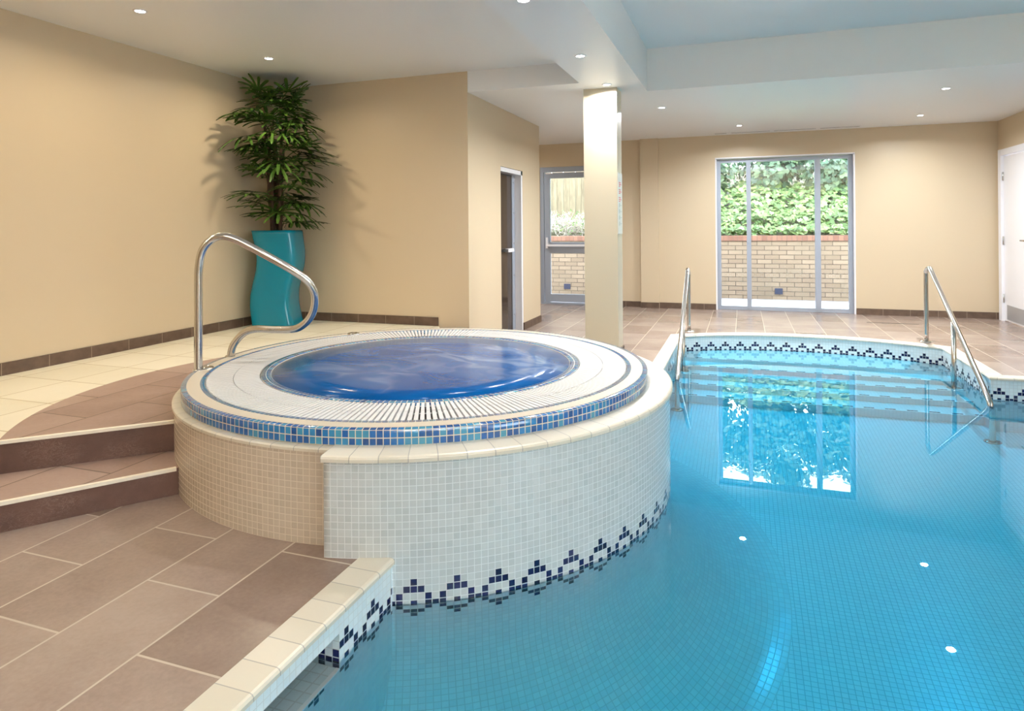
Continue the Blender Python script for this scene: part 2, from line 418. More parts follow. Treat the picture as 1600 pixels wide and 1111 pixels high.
# raised floor and steps beside the hot tub
n2a, n2b = Vector((-3.057, 1.943, 0)), Vector((-2.569, 2.423, 0))
n1a, n1b = Vector((-2.740, 1.739, 0)), Vector((-2.374, 2.249, 0))
d2 = (n2a - n2b).normalized(); d1 = (n1a - n1b).normalized()
e2 = n2b + d2 * 2.55; e1 = n1b + d1 * 3.0
p2 = n2b - d2 * .25; p1 = n1b - d1 * .25
def hexa(mb, poly, z0, z1):
    top = [Vector((p[0], p[1], z1)) for p in poly]; bot = [Vector((p[0], p[1], z0)) for p in poly]
    mb.face(top)
    for k in range(len(poly)):
        j = (k + 1) % len(poly)
        mb.face([bot[k], bot[j], top[j], top[k]], m=1)
rb = MB()
hexa(rb, [(e2.x, e2.y), (p2.x, p2.y), (-1.68, 3.3), (-2.35, 5.0), (-2.66, 5.48), (-4.43, 5.48), (-4.43, e2.y)], 0, RZ)
rb.build('floor_upper', [M['raised'], M['slate']], kind='structure', label='raised floor of cream and brown slabs')
sb = MB()
hexa(sb, [(e1.x, e1.y), (p1.x, p1.y), (p2.x, p2.y), (e2.x, e2.y)], 0, .118)
stp = sb.build('stair_step', [M['tread'], M['slate']], label='low dark slate step leading up to the raised cream floor', cat='step')
def nosing(a, b, z, nm, parent=None, **k):
    mb = MB(); d = (b - a).normalized(); nn = Vector((d.y, -d.x, 0))
    if nn.dot(Vector((1, -1, 0))) < 0: nn = -nn
    P = [(nn * .006, z - .012), (nn * .006, z + .0025), (nn * -.012, z + .0035), (nn * -.012, z - .012)]
    rows = [[Vector((p.x + o.x, p.y + o.y, zz)) for o, zz in P] for p in (a, b)]
    mb.grid(rows, close=True, smooth=False); mb.face(rows[0]); mb.face(list(reversed(rows[1])))
    return mb.build(nm, M['nosing'], parent, **k)
nosing(e1, n1b + d1 * .01, .118, 'nosing', stp, label='pale nosing strip')
nosing(e2, n2b + d2 * .01, RZ, 'trim_1', kind='structure', label='pale nosing strip along the raised floor edge')

# ------------------------------------------------------------------ walls, ceiling
def wallbox(name, boxes, mat, label, **k):
    mb = MB()
    for b in boxes: mb.box(*b)
    return mb.build(name, mat, kind='structure', label=label, weld=False, **k)
wallbox('wall_left', [(-4.63, -4.43, -2.4, 5.48, -.05, 2.75)], M['wall'], 'cream painted left wall')
wallbox('wall_alcove', [(-4.63, -2.35, 5.48, 5.66, -.05, 2.75)], M['wall'], 'cream painted wall behind the palm')
wallbox('wall_corridor', [(-2.55, -2.35, 5.66, 6.33, -.05, 2.45), (-2.55, -2.35, 7.04, 7.70, -.05, 2.45), (-2.55, -2.35, 6.33, 7.04, 1.80, 2.45),
                          (-5.3, -2.55, 7.52, 7.70, -.05, 2.45)], M['wall'], 'cream wall with the doorway beside the pillar')
wallbox('wall_far', [(-5.3, -5.1, 7.7, 9.43, -.05, 2.45)], M['wall'], 'cream end wall of the passage')
DX0, DX1, DH = -2.885, -1.90, 2.06
WX0, WX1, WH = -.345, 1.372, 2.08
wallbox('wall_back', [(-5.3, DX0, 9.47, 9.68, -.05, 2.45), (DX1, -1.37, 9.47, 9.68, -.05, 2.45), (DX0, DX1, 9.47, 9.68, DH, 2.45),
                      (-1.37, -1.115, 9.395, 9.68, -.05, 2.45), (-1.115, WX0, BY, 9.68, -.05, 2.45), (WX1, 3.1, BY, 9.68, -.05, 2.45), (WX0, WX1, BY, 9.68, WH, 2.45)], M['wall'], 'cream back wall with pilaster')
wallbox('wall_right', [(2.93, 3.13, 9.36, 9.43, -.05, 2.45), (2.93, 3.13, 7.9, 8.36, -.05, 2.45), (2.93, 3.13, 8.36, 9.36, 2.03, 2.45), (3.13, 5.0, 7.9, 8.1, -.05, 2.45),
                       (4.8, 5.0, .75, 7.9, -.05, 2.9), (4.8, 5.0, -2.4, -1.6, -.05, 2.9), (4.8, 5.0, -1.6, .75, -.05, .6), (4.8, 5.0, -1.6, .75, 2.3, 2.9)], M['wall'], 'cream right wall with white door')
wallbox('wall_front', [(-4.63, 5.0, -2.4, -2.2, -.05, 2.9)], M['wall'], 'cream wall behind the viewer')
# unseen window added in the right wall to let in fill daylight
wf = MB()
for y in (-1.6, -.45, .70): wf.box(4.86, 4.92, y, y + .05, .6, 2.3)
wf.box(4.86, 4.92, -1.6, .75, .6, .65); wf.box(4.86, 4.92, -1.6, .75, 2.25, 2.3)
w2 = empty('window_2', (4.9, -.42, .6), 'aluminium window in the right wall beside the viewer', kind='structure')
wfo = wf.build('window_frame', M['alu'], w2, weld=False)
gb = MB(); gb.box(4.887, 4.893, -1.58, .73, .62, 2.28); gb.build('glass_pane', M['glass'], wfo)

BX0, BX1, BYF, BYC = -1.31, -.81, 5.485, 6.045
cb = MB()
def zq(x0, x1, y0, y1, z): cb.face([(x0, y0, z), (x0, y1, z), (x1, y1, z), (x1, y0, z)])
def face4(a, b, c, d): cb.face([a, b, c, d])
zq(-4.43, BX0, -2.2, BYF, HZ)
zq(BX0, BX1, -2.2, BYC, SZ)
zq(-5.3, BX0, BYF, 9.68, SZ)
zq(BX0, BX1, BYC, 9.68, SZ); zq(BX1, 4.8, BYC, 9.68, SZ)
zq(BX1, 4.8, -2.2, BYC, CZ)
face4((BX0, -2.2, SZ), (BX0, BYF, SZ), (BX0, BYF, HZ), (BX0, -2.2, HZ))
face4((-2.35, BYF, SZ), (BX0, BYF, SZ), (BX0, BYF, HZ), (-2.35, BYF, HZ))
face4((BX1, -2.2, SZ), (BX1, BYC, SZ), (BX1, BYC, CZ), (BX1, -2.2, CZ))
face4((BX1, BYC, SZ), (4.8, BYC, SZ), (4.8, BYC, CZ), (BX1, BYC, CZ))
cb.build('ceiling', M['ceil'], kind='structure', label='white stepped ceiling with boxed beams')

# pillar
pl = MB(); pl.box(-1.34, -1.04, 5.765, 5.99, 0, SZ)
pil = pl.build('wall_pillar', M['pillar'], kind='structure', label='square cream pillar beside the hot tub')
# skirtings
def skirt(name, segs, z, label, nrm_out=.012, h=.08):
    mb = MB(); 
    for (x0, y0, x1, y1) in segs:
        a, b = Vector((x0, y0, 0)), Vector((x1, y1, 0)); L = (b - a).length; d = (b - a).normalized(); nn = Vector((d.y, -d.x, 0)) * nrm_out
        n = max(1, round(L / .303))
        P = lambda p, o, zz: (p.x + o.x, p.y + o.y, zz)
        z0_ = Vector((0, 0, 0)); u = L / .303
        mb.face([P(a, nn, z), P(b, nn, z), P(b, nn, z + h), P(a, nn, z + h)], [(0, 0), (u, 0), (u, 1), (0, 1)])
        mb.face([P(a, nn, z + h), P(b, nn, z + h), P(b, z0_, z + h), P(a, z0_, z + h)], [(.1, 0), (.1, 0), (.1, 1), (.1, 1)])
        mb.face([P(a, z0_, z), P(a, nn, z), P(a, nn, z + h), P(a, z0_, z + h)], [(.5, 0)] * 4)
        mb.face([P(b, nn, z), P(b, z0_, z), P(b, z0_, z + h), P(b, nn, z + h)], [(.5, 0)] * 4)
    return mb.build(name, M['skirt'], kind='structure', label=label, weld=False)
skirt('baseboard_left', [(-4.43, .7, -4.43, 5.48)], RZ, 'brown tile skirting along the left wall')
skirt('baseboard_alcove', [(-4.42, 5.48, -2.66, 5.48)], RZ, 'brown tile skirting behind the palm')
skirt('baseboard_corridor', [(-2.35, 7.04, -2.35, 7.70), (-2.47, 7.04, -2.35, 7.04)], 0, 'brown tile skirting beside the doorway')
skirt('baseboard_back', [(DX1, 9.47, -1.37, 9.47), (-1.37, 9.395, -1.115, 9.395), (-1.115, BY, WX0 - .005, BY), (WX1 + .005, BY, 2.93, BY)], 0, 'brown tile skirting along the back wall')
skirt('baseboard_pillar', [(-1.04, 5.765, -1.04, 5.99), (-1.34, 5.765, -1.04, 5.765)], 0, 'brown tile skirting round the pillar')

# ------------------------------------------------------------------ window_1 and the yard door
w1 = empty('window_1', (.51, 9.53, 0), 'tall three light aluminium window at the back', kind='structure')
f = MB(); FY0, FY1 = 9.50, 9.56
f.box(WX0 + .015, WX0 + .065, FY0, FY1, .0, WH - .01); f.box(WX1 - .065, WX1 - .015, FY0, FY1, 0, WH - .01)
f.box(WX0 + .018, WX1 - .018, FY0 + .002, FY1 - .002, WH - .055, WH - .012); f.box(WX0 + .018, WX1 - .018, FY0 + .002, FY1 - .002, .002, .05)
f.box(.055, .112, FY0 - .01, FY1, .03, WH - .03); f.box(.908, .975, FY0 - .01, FY1, .03, WH - .03)
wfo = f.build('window_frame', M['alu'], w1, weld=False)
for a, b in ((WX0 + .06, .058), (.11, .91), (.972, WX1 - .06)):
    g = MB(); g.box(a, b, 9.527, 9.533, .045, WH - .05); g.build('glass_pane', M['glass'], wfo)
rv = MB(); rv.box(WX0 - .004, WX0 + .015, BY - .004, 9.6, 0, WH + .004); rv.box(WX1 - .015, WX1 + .004, BY - .004, 9.6, 0, WH + .004); rv.box(WX0 - .004, WX1 + .004, BY - .004, 9.6, WH - .006, WH + .012)
rv.build('trim_2', M['white_paintwork'], kind='structure', label='white reveal lining round the back window', weld=False)

d1o = empty('door_1', (-2.39, 9.53, 0), 'glazed aluminium yard door behind the pillar', kind='structure')
f = MB()
f.box(DX0, DX0 + .055, 9.48, 9.58, 0, DH); f.box(DX1 - .055, DX1, 9.48, 9.58, 0, DH); f.box(DX0 + .002, DX1 - .002, 9.482, 9.578, DH - .075, DH - .002); f.box(DX0 + .002, DX1 - .002, 9.482, 9.578, .001, .025)
f.build('door_frame', M['alu'], d1o, weld=False)
f = MB(); a, b = DX0 + .065, DX1 - .065
f.box(a, a + .085, 9.49, 9.54, .03, DH - .085); f.box(b - .085, b, 9.49, 9.54, .03, DH - .085)
f.box(a + .003, b - .003, 9.492, 9.538, DH - .17, DH - .088); f.box(a + .003, b - .003, 9.492, 9.538, .033, .15); f.box(a + .003, b - .003, 9.492, 9.538, .765, .93)
leaf = f.build('door_leaf', M['alu'], d1o, weld=False)
for z0, z1 in ((.15, .765), (.93, DH - .17)):
    g = MB(); g.box(a + .08, b - .08, 9.512, 9.518, z0, z1); g.build('glass_pane', M['glass'], leaf)
f = MB(); f.box(a + .03, a + .06, 9.44, 9.49, .84, 1.0); f.box(a + .03, b - .05, 9.435, 9.462, .868, .898); f.build('push_bar', M['white_paintwork'], leaf, weld=False, bevel=.004)
f = MB(); f.box(a + .03, a + .14, 9.475, 9.49, 1.955, 1.968); f.build('closer', M['white_paintwork'], leaf)

# sauna door in the corridor wall
d2o = empty('door_2', (-2.45, 6.68, 0), 'dark glass steam room door in the cream doorway', kind='structure')
f = MB(); f.box(-2.47, -2.435, 6.34, 6.93, .02, 1.745); lf2 = f.build('door_leaf', M['dark_glass'], d2o)
f = MB(); f.box(-2.472, -2.428, 6.90, 6.985, .02, 1.745); fr_ = f.build('door_stile', M['alu'], d2o)
f = MB()
for z in (.18, .62, .98, 1.32, 1.66): f.lathe((-2.49, 6.92, z), [(.0001, .0)], 4) if 0 else f.box(-2.43, -2.422, 6.935, 6.95, z, z + .012)
f.build('screw_heads', M['steel'], fr_, weld=False)
f = MB(); f.box(-2.415, -2.395, 6.48, 6.66, .905, .925); f.box(-2.44, -2.395, 6.50, 6.52, .905, .925); dh2 = f.build('door_handle', M['black'], lf2, weld=False)
f = MB(); f.box(-2.425, -2.385, 6.66, 6.84, .893, .933); f.build('handle_grip', M['white_paintwork'], lf2, bevel=.004)
f = MB(); f.box(-2.56, -2.35, 6.99, 7.035, 0, 1.795); f.box(-2.56, -2.35, 6.335, 7.035, 1.75, 1.795); f.box(-2.56, -2.44, 6.33, 7.04, 0, .02)
f.build('trim_3', M['white_paintwork'], kind='structure', label='white lining of the steam room doorway', weld=False)
wallbox('wall_steam', [(-2.75, -2.7, 6.2, 7.2, -.05, 2.45), (-2.7, -2.55, 6.15, 6.2, -.05, 2.45), (-2.7, -2.55, 7.2, 7.25, -.05, 2.45)], M['wall'], 'cream wall inside the steam room')

# white door on the right
d3o = empty('door_3', (2.95, 8.86, 0), 'white flush door with steel kick plate at the right', kind='structure')
f = MB(); f.box(2.905, 3.0, 9.285, 9.37, 0, 2.04); f.box(2.905, 3.0, 8.35, 8.435, 0, 2.04); f.box(2.907, 2.998, 8.353, 9.367, 1.965, 2.037)
f.build('door_frame', M['white_paintwork'], d3o, weld=False)
f = MB(); f.box(2.935, 2.98, 8.437, 9.282, .012, 1.955); lf3 = f.build('door_leaf', M['white_paintwork'], d3o)
f = MB(); f.box(2.931, 2.9355, 8.45, 9.20, .03, .20); f.build('kick_plate', M['brushed'], lf3, label='brushed steel kick plate')
for z in (.27, .955, 1.72):
    f = MB(); f.tube([(2.928, 9.284, z - .05), (2.928, 9.284, z + .05)], .009, 8); f.build('hinge', M['steel'], lf3)
f = MB(); f.tube([(2.935, 8.52, .97), (2.89, 8.52, .97), (2.882, 8.53, .97), (2.882, 8.64, .97)], .010, 8); f.build('door_handle', M['steel'], lf3)

# ------------------------------------------------------------------ swimming pool
pool = empty('swimming_pool', (.6, 4.0, PFLOOR), 'blue tiled swimming pool with corner steps around the hot tub', 'pool')
PX, PZ, MT = .026, .0255, -.075
DIAM = {(0, 0), (1, -1), (1, 0), (1, 1), (2, 2), (2, -2), (3, 0), (3, 2), (3, -2), (3, 3), (4, 2), (4, -2), (5, -1), (5, 0), (5, 1), (6, 0)}
def dark(row, col):
    c = ((col + 3) % 6) - 3
    return (row, c) in DIAM or (row, -c) in DIAM
def tile_wall(mb, path, phase=0, z0=0.0, z1=PFLOOR, rows=range(9)):
    """path = list of xy, seen from its left side; one column of tiles per pitch, the motif band in navy tiles"""
    acc = [0.0]
    for a, b in zip(path, path[1:]): acc.append(acc[-1] + math.hypot(b[0] - a[0], b[1] - a[1]))
    def at(s):
        s = min(max(s, 0), acc[-1])
        for k in range(len(acc) - 1):
            if s <= acc[k + 1] + 1e-9:
                t = (s - acc[k]) / max(acc[k + 1] - acc[k], 1e-9)
                return (path[k][0] + (path[k + 1][0] - path[k][0]) * t, path[k][1] + (path[k + 1][1] - path[k][1]) * t)
        return path[-1]
    zs = [z0] + [MT - PZ * r for r in range(8)] + [z1]
    off = phase * PX
    c = math.floor(-off / PX); s = 0.0
    cols = []
    k = math.floor((0 - off) / PX)
    while True:
        sa, sb = max(0, off + k * PX), min(acc[-1], off + (k + 1) * PX)
        if sa >= acc[-1] - 1e-6: break
        if sb > sa + 1e-5: cols.append((k, sa, sb))
        k += 1
    for k, sa, sb in cols:
        pa, pb = at(sa), at(sb); ua, ub = (sa - off) / PX, (sb - off) / PX
        for r in rows:
            za, zb = zs[r], zs[r + 1]
            m = 1 if 1 <= r <= 7 and dark(r - 1, k) else 0
            va, vb = (za - MT) / PZ, (zb - MT) / PZ
            eps = 1e-4 if m else 0
            mb.face([(pa[0], pa[1], za), (pa[0], pa[1], zb), (pb[0], pb[1], zb), (pb[0], pb[1], za)], [(ua, va), (ua, vb), (ub, vb), (ub, va)], m)
pw = MB()
# left wall, with the long overflow recess that starts short of the hot tub
RY1, RY0, RX0 = 1.725, .88, NX0 - .40
phA = (Y0 - RY1) / PX - 8
tile_wall(pw, [(NX0, Y0), (NX0, RY1)], phase=phA)
tile_wall(pw, [(NX0, RY1), (NX0, RY0)], phase=-8, rows=(0, 6, 7, 8))
tile_wall(pw, [(NX0, RY0), (NX0, NY0)], phase=0)
tile_wall(pw, [(NX0, RY1), (RX0, RY1)], phase=-8, rows=(1, 2, 3, 4, 5))
tile_wall(pw, [(RX0, RY1), (RX0, RY0)], phase=0, rows=(1, 2, 3, 4, 5))
SZL = MT - PZ * 5
pw.face([(RX0, RY0, SZL), (NX0, RY0, SZL), (NX0, RY1, SZL), (RX0, RY1, SZL)], [(0, 0), (10, 0), (10, 21), (0, 21)])
pw.face([(RX0, RY0, MT), (RX0, RY1, MT), (NX0, RY1, MT), (NX0, RY0, MT)], [(0, 0), (0, 33), (15.4, 33), (15.4, 0)])
pw.face([(RX0, RY0, MT), (NX0, RY0, MT), (NX0, RY0, SZL), (RX0, RY0, SZL)], [(0, 0), (15.4, 0), (15.4, 5), (0, 5)])
sl = MB(); sl.box(NX0 - .012, NX0 + .002, RY0, RY1, SZL - .004, SZL + .003); sl.build('recess_sill', M['step_edge'], pool, label='white sill of the overflow recess')
tile_wall(pw, [(NX0, NY0), (RX, NY0)], phase=0)
tile_wall(pw, [(RX, NY0), (RX, RY)], phase=0)
tile_wall(pw, [(RX, RY), (1.767, RY)], phase=((RX - 1.767) / PX - 2.5) % 6)
tile_wall(pw, [(1.767, RY), (1.767, 7.135)], phase=1.5)
tile_wall(pw, back_arc, phase=-.5)
tile_wall(pw, [(-.63, 7.125), (-.63, 5.36)], phase=2)
tile_wall(pw, [(-.63, 5.36), (NX0, 5.36)], phase=2.5)
tile_wall(pw, [(NX0, 5.36), (NX0, Y1)], phase=0)
pw.build('basin_wall', [M['tile_pool'], M['tile_navy']], pool, weld=False)
fl = MB(); fl.face([(-1.3, NY0 - .02, PFLOOR), (RX + .02, NY0 - .02, PFLOOR), (RX + .02, 7.6, PFLOOR), (-1.3, 7.6, PFLOOR)], [(-1.3 / PX, NY0 / PX), (RX / PX, NY0 / PX), (RX / PX, 7.6 / PX), (-1.3 / PX, 7.6 / PX)])
fl.build('basin_floor', M['tile_pool_floor'], pool)
# entry steps across the back of the inlet
tz = [-.20, -.36, -.52, -.68, -.84]; ty = [6.862, 6.633, 6.446, 6.249, 6.029]
for k in range(5):
    z, y = tz[k], ty[k]; yb = 7.48 if k == 0 else ty[k - 1]
    mb = MB(); x0, x1 = -.628, 1.765
    zl = tz[k + 1] if k < 4 else PFLOOR
    n = int((x1 - x0) / PX) + 1
    for c in range(n):
        xa = x0 + c * PX; xb = min(x1, xa + PX)
        m = 1 if (c % 6) in (0, 1, 2) else 0
        ys = [y, y + PX * .55, y + PX * 1.55, yb]
        for r in range(3):
            mb.face([(xa, ys[r], z), (xb, ys[r], z), (xb, ys[r + 1], z), (xa, ys[r + 1], z)], [(c, ys[r] / PX), (c + 1, ys[r] / PX), (c + 1, ys[r + 1] / PX), (c, ys[r + 1] / PX)] if r != 1 else [(c, 0), (c + 1, 0), (c + 1, 1), (c, 1)], m if r == 1 else 2 if r == 0 else 0)
        mb.face([(xa, y, zl), (xb, y, zl), (xb, y, z), (xa, y, z)], [(c, zl / PZ), (c + 1, zl / PZ), (c + 1, z / PZ), (c, z / PZ)])
    mb.build('entry_step', [M['tile_step'], M['tile_navy'], M['step_edge']], pool, weld=False)

def coping(mb, path, w, z, over=.012, th=.02, pitch=.1015, u0=0.0, closed=False):
    """bullnosed edge tiles: path is the pool edge, the strip runs on its right side"""
    fine = [path[0]]
    for a, b in zip(path, path[1:]):
        q = max(1, round(math.hypot(b[0] - a[0], b[1] - a[1]) / .1))
        fine += [(a[0] + (b[0] - a[0]) * k / q, a[1] + (b[1] - a[1]) * k / q) for k in range(1, q + 1)]
    path = fine; n = len(path); N = []
    for k in range(n):
        a = Vector(path[k - 1] if k > 0 else path[k]).to_2d(); b = Vector(path[k]).to_2d(); c = Vector(path[k + 1] if k < n - 1 else path[k]).to_2d()
        t1 = (b - a).normalized() if k > 0 else (c - b).normalized(); t2 = (c - b).normalized() if k < n - 1 else t1
        n1 = Vector((t1.y, -t1.x)); n2 = Vector((t2.y, -t2.x)); m_ = (n1 + n2).normalized(); N.append(m_ / max(.4, m_.dot(n1)))
    prof = [(w, 0), (0, 0), (-over * .6, -th * .12), (-over, -th * .45), (-over, -th), (0, -th - .001)]
    acc = u0; rows = []; uvs = []
    for k in range(n):
        if k: acc += math.hypot(path[k][0] - path[k - 1][0], path[k][1] - path[k - 1][1]) / pitch
        rows.append([(path[k][0] + N[k].x * o, path[k][1] + N[k].y * o, z + dz) for o, dz in prof]); uvs.append([(acc, .3)] * len(prof))
    mb.grid(rows, uvs, smooth=False)
cp = MB()
coping(cp, [(NX0, Y0 + .0), (NX0, NY0), (RX, NY0), (RX, RY)], .112, .004)
cp.build('coping', M['coping'], pool, label='cream bullnose edge tiles along the left and near side')
# the far run of edge tiles round the entry inlet
cp = MB()
coping(cp, [(RX, RY), (1.767, RY)] + back_arc + [(-.63, 5.36), (NX0, 5.36), (NX0, Y1)], .105, .004)
cp.build('coping', M['coping'], pool, label='cream bullnose edge tiles round the entry steps')
# water body
wl = [(NX0 - .03, NY0 - .03), (RX + .03, NY0 - .03), (RX + .03, RY + .03), (1.797, RY + .03)]
wl += arc(bc, br + .03, atan2(7.135 - bc[1], 1.797 - bc[0]), atan2(7.125 - bc[1], -.66 - bc[0]), 24) + [(-.66, 5.39), (NX0 - .03, 5.39)] + arc(TC, 1.30, A0, -A0, 32) + [(NX0 - .03, RY1 + .004), (RX0 - .004, RY1 + .004), (RX0 - .004, RY0 - .004), (NX0 - .03, RY0 - .004)]
wb = MB(); lp = [Vector((x, y, 0)) for x, y in wl]
for t in tessellate_polygon([lp]):
    q = [lp[i] for i in t]
    if (q[1] - q[0]).cross(q[2] - q[0]).z < 0: q.reverse()
    wb.face([(p.x, p.y, WATER) for p in q], smooth=True); wb.face([(p.x, p.y, PFLOOR - .05) for p in reversed(q)])
for k in range(len(wl)):
    a, b = wl[k], wl[(k + 1) % len(wl)]
    wb.face([(a[0], a[1], PFLOOR - .05), (b[0], b[1], PFLOOR - .05), (b[0], b[1], WATER), (a[0], a[1], WATER)])
pwater = wb.build('pool_water', M['water'], label='clear still blue water filling the swimming pool', cat='water', weld=False)
pwater.cycles.is_caustics_caster = True    # lamp light reaches the basin through the water surface
for o in pool.children: o.cycles.is_caustics_receiver = True

# ------------------------------------------------------------------ hot tub
tub = empty('hot_tub', (TC[0], TC[1], 0), 'round raised hot tub clad in cream and white mosaic', 'hot tub')
def tiled_ring(mb, rows, pitch, a0=0, a1=2 * pi, m=0, vstep=1.0, v0=0.0, rmean=None):
    """rows = (radius, z) profile; one tile per quad row when vstep = 1"""
    r = rmean or rows[0][0]; n = max(3, round(abs(a1 - a0) * r / pitch))
    seg = n
    R = []; U = []; v = v0
    for k, (rr, z) in enumerate(rows):
        if k: v += vstep if vstep else math.hypot(rr - rows[k - 1][0], z - rows[k - 1][1]) / pitch
        R.append([(TC[0] + rr * cos(a0 + (a1 - a0) * j / seg), TC[1] + rr * sin(a0 + (a1 - a0) * j / seg), z) for j in range(seg + 1)])
        U.append([(j, v) for j in range(seg + 1)])
    mb.grid(R, U, m=m)
PA = radians(78.75)
tw = MB(); tiled_ring(tw, [(1.247, 0), (1.247, .352)], .0262, vstep=.352 / .0255, rmean=1.247)
tw.build('tub_wall', M['tile_cream'], tub, label='cream mosaic wall on the deck side')
# pool side facing with the navy motif and a coved foot
pf = MB(); nseg = round(2 * PA * 1.33 / PX)
nseg += nseg % 2
da = 2 * PA / nseg
c65 = round((radians(-65.0) + PA) / da - .5)
cove = [(1.33, -.45)] + [(1.33 + .55 - .55 * cos(t * pi / 20), -.45 - .60 * sin(t * pi / 20)) for t in range(1, 11)]
prof = [(1.33, .347), (1.33, 0)] + [(1.33, MT - PZ * r) for r in range(8)] + cove
vv = [(p[1] - MT) / PZ for p in prof[:10]]
for k in range(10, len(prof)): vv.append(vv[-1] - math.hypot(prof[k][0] - prof[k - 1][0], prof[k][1] - prof[k - 1][1]) / PZ)
for j in range(nseg):
    a, b = -PA + da * j, -PA + da * (j + 1)
    for r in range(len(prof) - 1):
        (ra, za), (rb_, zb) = prof[r], prof[r + 1]
        m = 1 if 2 <= r <= 8 and dark(r - 2, j - c65) else (2 if r >= 6 else 0)
        P = lambda rr, t, z: (TC[0] + rr * cos(t), TC[1] + rr * sin(t), z)
        pf.face([P(ra, a, za), P(rb_, a, zb), P(rb_, b, zb), P(ra, b, za)], [(j, vv[r]), (j, vv[r + 1]), (j + 1, vv[r + 1]), (j + 1, vv[r])], m, True)
for s in (-1, 1):
    q = [P(1.24, s * PA, 0), P(1.33, s * PA, 0), P(1.33, s * PA, .347), P(1.24, s * PA, .347)]
    pf.face(q if s < 0 else list(reversed(q)), [(0, 0), (3.5, 0), (3.5, 13.6), (0, 13.6)])
pf.build('pool_side_facing', [M['tile_white'], M['tile_navy'], M['tile_pool']], tub, label='white mosaic facing with navy diamond border').cycles.is_caustics_receiver = True
cp = MB()
prof = [(1.20, .367), (1.333, .367), (1.341, .364), (1.345, .357), (1.345, .345), (1.32, .343)]
nc = 62
R = [[(TC[0] + r * cos(-PA - .004 + 2 * (PA + .004) * j / nc), TC[1] + r * sin(-PA - .004 + 2 * (PA + .004) * j / nc), z) for j in range(nc + 1)] for r, z in prof]
U = [[(j * .58, .3)] * 1 and (j * 2 * PA * 1.3 / .1015 / nc, .3) for j in range(nc + 1)]
cp.grid(R, [U] * len(prof), smooth=False)
for j in (0, nc): cp.face([R[k][j] for k in range(len(prof))], [(.5, .3)] * len(prof))
cp.build('coping', M['coping'], tub, label='cream bullnose edge tiles on the pool side')
lg = MB()
prof = [(1.20, .362), (1.247, .362), (1.256, .358), (1.256, .347), (1.24, .345)]
nc = 110
R = [[(TC[0] + r * cos(PA + (2 * pi - 2 * PA) * j / nc), TC[1] + r * sin(PA + (2 * pi - 2 * PA) * j / nc), z) for j in range(nc + 1)] for r, z in prof]
U = [(j * (2 * pi - 2 * PA) * 1.25 / .1015 / nc, .3) for j in range(nc + 1)]
lg.grid(R, [U] * len(prof), smooth=False); lg.build('ledge', M['coping'], tub, label='narrow cream ledge on the deck side')
rm = MB(); tiled_ring(rm, [(1.218, .362), (1.218, .392), (1.218, .4225), (1.2155, .425), (1.1915, .425)], .0262, rmean=1.218)
# top band: keep whole tiles (riser two rows, a soft arris, one row on top)
rm = MB(); tiled_ring(rm, [(1.218, .3635), (1.218, .393), (1.218, .423)], .0262, rmean=1.218); tiled_ring(rm, [(1.218, .423), (1.215, .4255), (1.191, .4255)], .0262, rmean=1.218, vstep=.5)
rm.build('rim', M['tile_blue'], tub, label='blue glass mosaic rim')
cr_ = MB(); cr_.lathe((TC[0], TC[1], 0), [(1.192, .426), (1.136, .426)], 128); cr_.build('rim_band', M['cream_ring'], tub, label='smooth cream band')
b2 = MB(); tiled_ring(b2, [(1.136, .4262), (1.111, .4262)], .0262, rmean=1.136); tiled_ring(b2, [(1.111, .4262), (1.111, .395)], .0262, rmean=1.136)
b2.build('inner_line', M['tile_blue'], tub, label='thin blue mosaic line')
ch = MB(); ch.lathe((TC[0], TC[1], 0), [(1.112, .40), (.856, .40)], 96); ch.build('overflow_channel', M['channel'], tub)
gt = MB(); nb = 272
for j in range(nb):
    t = 2 * pi * j / nb
    for (ra, rb_) in ((.862, .983), (.987, 1.108)):
        P = []
        for rr, k in ((ra, .64), (rb_, .68)):
            h = 2 * pi * rr / nb * k / 2
            P.append([Vector((TC[0] + rr * cos(t) - s * h * sin(t), TC[1] + rr * sin(t) + s * h * cos(t), 0)) for s in (-1, 1)])
        (a, b), (d, c) = (P[0][0], P[1][0]), (P[0][1], P[1][1])
        z0, z1 = .408, .4265
        top = [(a.x, a.y, z1), (b.x, b.y, z1), (c.x, c.y, z1), (d.x, d.y, z1)]; bot = [(p[0], p[1], z0) for p in top]
        gt.face(top)
        for k in range(4): gt.face([bot[k], bot[(k + 1) % 4], top[(k + 1) % 4], top[k]])
for rr in (.88, .985, 1.09):
    gt.lathe((TC[0], TC[1], 0), [(rr - .006, .415), (rr + .006, .415)], 96)
gt.build('grating', M['grating'], tub, weld=False, label='white overflow grating of radial bars')
ib = MB(); tiled_ring(ib, [(.858, .40), (.858, .427)], .0262, rmean=.858); tiled_ring(ib, [(.858, .427), (.832, .427)], .0262, rmean=.858); tiled_ring(ib, [(.832, .427), (.806, .4245), (.80, .385)], .0262, rmean=.858)
ib.build('inner_band', M['tile_blue'], tub, label='blue mosaic band at the waterline')
bs = MB(); bs.lathe((TC[0], TC[1], 0), [(.80, .385), (.79, .02), (.0, .02)], 64); bs.build('basin', M['tile_blue'], tub)
tw_ = MB(); tw_.lathe((TC[0], TC[1], 0), [(.809, .423), (.6, .423), (.4, .423), (.2, .423), (.001, .423)], 96)
tw_.lathe((TC[0], TC[1], 0), [(.79, .2), (.799, .384), (.809, .423)], 96)
tw_.build('hot_tub_water', M['spa'], label='deep blue swirling foamy water inside the hot tub', cat='water')
